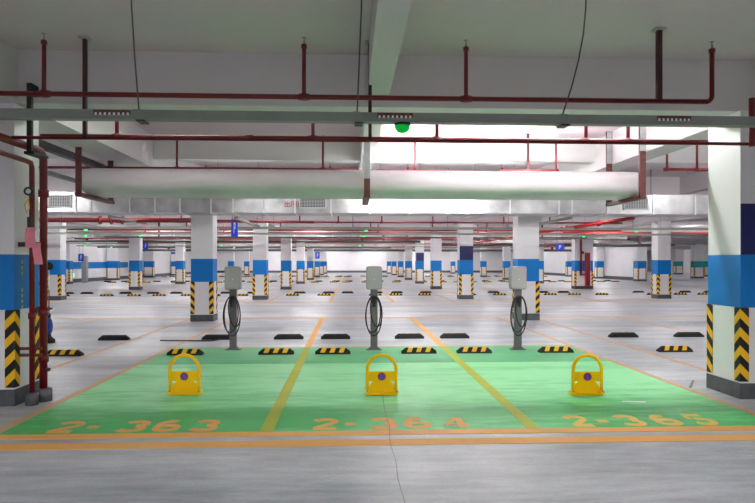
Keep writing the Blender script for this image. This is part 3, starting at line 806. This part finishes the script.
lr((-9.5, -3, 3, 9.8), 83.5, 3.3, 'tube lamp by the back wall', mat='tubefar')  # lamps added to light the back wall
lr((26, 30, 34, 38, 42), 61.2, 3.45, 'tube lamp in the middle row of the far right hall', mat='tubefar', L=2.0); lr((26, 30, 34, 38, 42), 79.2, 3.45, 'tube lamp in the back row of the far right hall', mat='tubefar', L=2.0)  # lamps added to lift the dark far hall
lr((26, 30, 34), 43.0, 3.45, 'tube lamp in the front row of the far right hall', mat='tubefar', L=2.0); lr((20, 24), 30, 3.3, 'tube lamp in the far right hall', mat='tubefar', L=2.0)  # more fill lamps added for the far hall
# front aisle: unseen lamps added as fill for the camera-facing sides
lr((-7.0, -4.7, -1.5, 1.5, 5.6, 7.6), -5.5, 2.6, 'tube lamp behind the photographer', mat='tubefront')
lr((-6.2, -2.8, -.75, 2.6, 6.2), -1.4, 2.6, 'tube lamp above the front aisle', mat='tubefront')

# ------------------------------------------------------------------ small lamps, signs, odds and ends
def dome(x, y, z, r, lab, mat='grndot'):
    t = thing('indicator_lamp', lab, 'indicator lamp', (x, y, z), 'green parking indicator lamps')
    MB().lathe((x, y, z - r * .25), [(r * .9, 0), (r, r * .25)], 'blacksteel', 14).build('lamp_base', t)
    MB().lathe((x, y, z - r * .25), [(r * .25, -r * .85), (r * .6, -r * .7), (r * .88, -r * .35), (r * .9, 0)], mat, 14).build('lamp_dome', t)
dome(.384, 4.46, 2.515, .062, 'green dome indicator lamp under the nearest grey tray', 'grnlamp')
GD = [(85, 19.2, 'left, nearest'), (85, 23.2, 'left, brightest'), (140, 23.2, 'beside the far left column'), (85, 36.2, 'far left, small'),
      (111, 41.0, 'far left, beside the pale column'), (221, 36.2, 'between left columns'), (234, 41.0, 'left of the third column'),
      (366, 19.2, 'middle, upper'), (364, 23.2, 'middle, lower'), (360, 36.2, 'middle, deep'), (637, 19.2, 'right, before the pale wall'), (584, 23.2, 'right, by the red pipes'),
      (460, 36.2, 'right of the middle, deep')]
for (u, y, w) in GD:
    dome(px(u, y), y + .04, 2.525, .045 + y * .0009, 'small glowing green indicator lamp under a far tray, ' + w)
def hang_sign(u, y, z0, z1, w, lab, mat='signblue', glyph=True):
    x = px(u, y); t = thing('hanging_sign', lab, 'sign', (x, y, z0), 'blue signs hung in the hall')
    MB().box(x - w / 2, x + w / 2, y, y + .03, z0, z1, mat).build('panel', t)
    if glyph:
        h = z1 - z0
        g = MB().box(x - w * .12, x - w * .02, y - .004, y, z0 + h * .2, z0 + h * .8, 'gaugeface')
        g.box(x - w * .02, x + w * .14, y - .004, y, z0 + h * .7, z0 + h * .8, 'gaugeface').box(x + w * .06, x + w * .14, y - .004, y, z0 + h * .45, z0 + h * .8, 'gaugeface').box(x - w * .02, x + w * .14, y - .004, y, z0 + h * .45, z0 + h * .54, 'gaugeface').build('parking_letter', t)
    for sx in (-.35, .35): MB().tube([(x + w * sx, y + .015, z1), (x + w * sx, y + .015, ZS)], .008, 'wire', 5).build('hanger_rod', t)
hang_sign(234.5, 18.6, 2.26, 2.80, .20, 'tall narrow blue sign hanging right of the second left column')
hang_sign(560, 30, 2.10, 2.40, .42, 'small blue sign hanging left of the column with red pipes')
hang_sign(81, 41.5, 1.55, 2.05, .36, 'small blue sign hanging by the far left wall')
hang_sign(145.5, 34, 2.2, 2.58, .28, 'small blue sign hanging right of the far left column')
hang_sign(317.5, 46, 1.75, 2.25, .34, 'small dark blue sign hanging among the left far columns')
hang_sign(174, 45, 2.08, 2.22, .42, 'tiny flat blue sign hanging far left of centre', glyph=False)
for (y, z, lab) in ((44.6, .42, 'small green exit sign low on the far left wall, nearer one'), (52.4, .55, 'small green exit sign low on the far left wall, deeper one')):
    o = MB().box(-19.99, -19.93, y, y + .5, z, z + .26, 'exit').build('exit_sign', origin=(-19.96, y, z)); tag(o, lab, 'exit sign')
# grey upright duct by left wall
o = MB().box(-19.3, -18.95, 44.8, 45.1, 0, 1.95, 'door').build('steel_cabinet', origin=(-19.1, 45, 0)); tag(o, 'tall narrow grey cabinet against the far left wall', 'cabinet')
# round headed stand
x, y = px(49, 19.8), 19.8
t = thing('round_mirror_stand', 'round black disc on a thin pole left, behind the red pipes', 'stand', (x, y, 0))
MB().lathe((x, y, 1.37), [(.10, -.015), (.135, -.008), (.135, .008), (.10, .015)], 'black', 20, 'y').build('round_disc', t)
MB().tube([(x, y, 0), (x, y, 1.25)], .018, 'steel', 8).build('pole', t)
MB().tube([(x, y, .05), (x, y, .62)], .020, 'rust', 8).build('red_sleeve', t)
MB().lathe((x, y, 0), [(.13, 0), (.11, .03), (.04, .05)], 'black', 16).build('base', t)
x, y = px(47.5, 11.6), 11.6
t = thing('floor_bollard', 'squat blue bollard with round black foot behind the red pipes', 'bollard', (x, y, 0))
MB().lathe((x, y, 0), [(.13, 0), (.13, .06), (.07, .11), (.06, .16)], 'black', 18).build('foot', t)
MB().lathe((x, y, .16), [(.055, 0), (.085, .06), (.095, .15), (.075, .26), (.05, .31)], 'bluesheet', 18).build('body', t)
MB().lathe((x, y, .47), [(.05, 0), (.06, .04), (.03, .10), (.045, .16), (.02, .2)], 'black', 14).build('cap', t)
# red pipes and cabinet on the right column at fourth row
x, y = 12.95 + .62, 33.0
t = thing('fire_riser_pipe', 'thin red fire pipe with valve on a far right column', 'pipe', (12.80, 33.28, 0), 'red fire pipes on a far column')
MB().tube([(12.80, 33.30, .75), (12.80, 33.30, 3.0)], .06, 'red', 10).tube([(12.80, 33.30, .8), (13.02, 33.30, .8)], .04, 'red', 8).build('pipe_run', t)
MB().box(12.86, 12.94, 33.24, 33.34, 1.95, 2.1, 'blacksteel').build('valve', t)
o = MB().box(13.03, 13.27, 33.16, 33.36, .17, 2.02, 'signred').build('hose_cabinet', origin=(13.15, 33.26, .17)); tag(o, 'tall dark red fire hose cabinet on the far right column', 'cabinet')
MB().box(13.05, 13.25, 33.145, 33.16, .22, 1.98, 'red').build('cabinet_door', o)

# ------------------------------------------------------------------ camera, world
cd = bpy.data.cameras.new('camera'); cam = bpy.data.objects.new('camera', cd); COL.objects.link(cam)
cam.location = (0, 0, 1.5)
cam.rotation_euler = (PI / 2, 0, -math.atan(27.5 / 610.))
cd.sensor_fit = 'HORIZONTAL'; cd.sensor_width = 36; cd.lens = 610 / 755 * 36
cd.shift_y = 10.5 / 755
S.camera = cam
w = bpy.data.worlds.new('world'); S.world = w; w.use_nodes = True
w.node_tree.nodes['Background'].inputs[0].default_value = (.9, .92, 1, 1)
w.node_tree.nodes['Background'].inputs[1].default_value = .05
S.view_settings.view_transform = 'Standard'; S.view_settings.look = 'None'
S.view_settings.exposure = 1.05; S.view_settings.gamma = 1
try:
    S.cycles.use_denoising = True
    S.cycles.max_bounces = 10; S.cycles.diffuse_bounces = 6; S.cycles.glossy_bounces = 3
    S.cycles.use_light_tree = True; S.cycles.sample_clamp_indirect = 6
except Exception: pass

# ------------------------------------------------------------------ wheel stops: keep those in view and word their labels
bpy.context.view_layer.update()
dg = bpy.context.evaluated_depsgraph_get()
cpos = Vector((0, 0, 1.5)); CAMI = cam.matrix_world.inverted()
def seen(o):
    p0 = o.matrix_world.translation; hit = 0
    for dx in (-.26, -.1, .1, .26):
        for dz in (.05, .094):
            p = p0 + Vector((dx, -.05, dz)); q = CAMI @ p
            if q.z >= 0 or abs(q.x / -q.z * 610) > 374: continue
            v = p - cpos; L = v.length
            ok, loc, nrm, idx, ob, mx = S.ray_cast(dg, cpos, v.normalized(), distance=L - .12)
            if not ok or (ob.parent and ob.parent.name == o.name): hit += 1
    return hit
keep = [s for s in stops if s[0] is stop0 or seen(s[0]) >= 1]
for (o, k, x) in stops:
    if not any(o is q[0] for q in keep):
        for c in [z for z in bpy.data.objects if z.parent == o]: bpy.data.objects.remove(c, do_unlink=True)
        bpy.data.objects.remove(o, do_unlink=True)
RN = {0: 'striped row across the green bays', 1: 'plain black row behind the chargers', 2: 'first far striped row past the aisle', 3: 'first far black row past the aisle',
      4: 'second far striped row', 5: 'second far black row', 6: 'deepest striped row', 7: 'deepest black row'}
for k in range(8):
    row = sorted([s for s in keep if s[1] == k], key=lambda s: s[2])
    for i, s in enumerate(row):
        s[0]['label'] = '%s rubber wheel stop, %s from left in the %s' % ('yellow-striped' if k % 2 == 0 else 'black', ordl(i), RN[k])
        s[0]['group'] = 'wheel stops, ' + RN[k]
for o in bpy.data.objects:
    for key in ('_w', '_geo'):
        if key in o: del o[key]
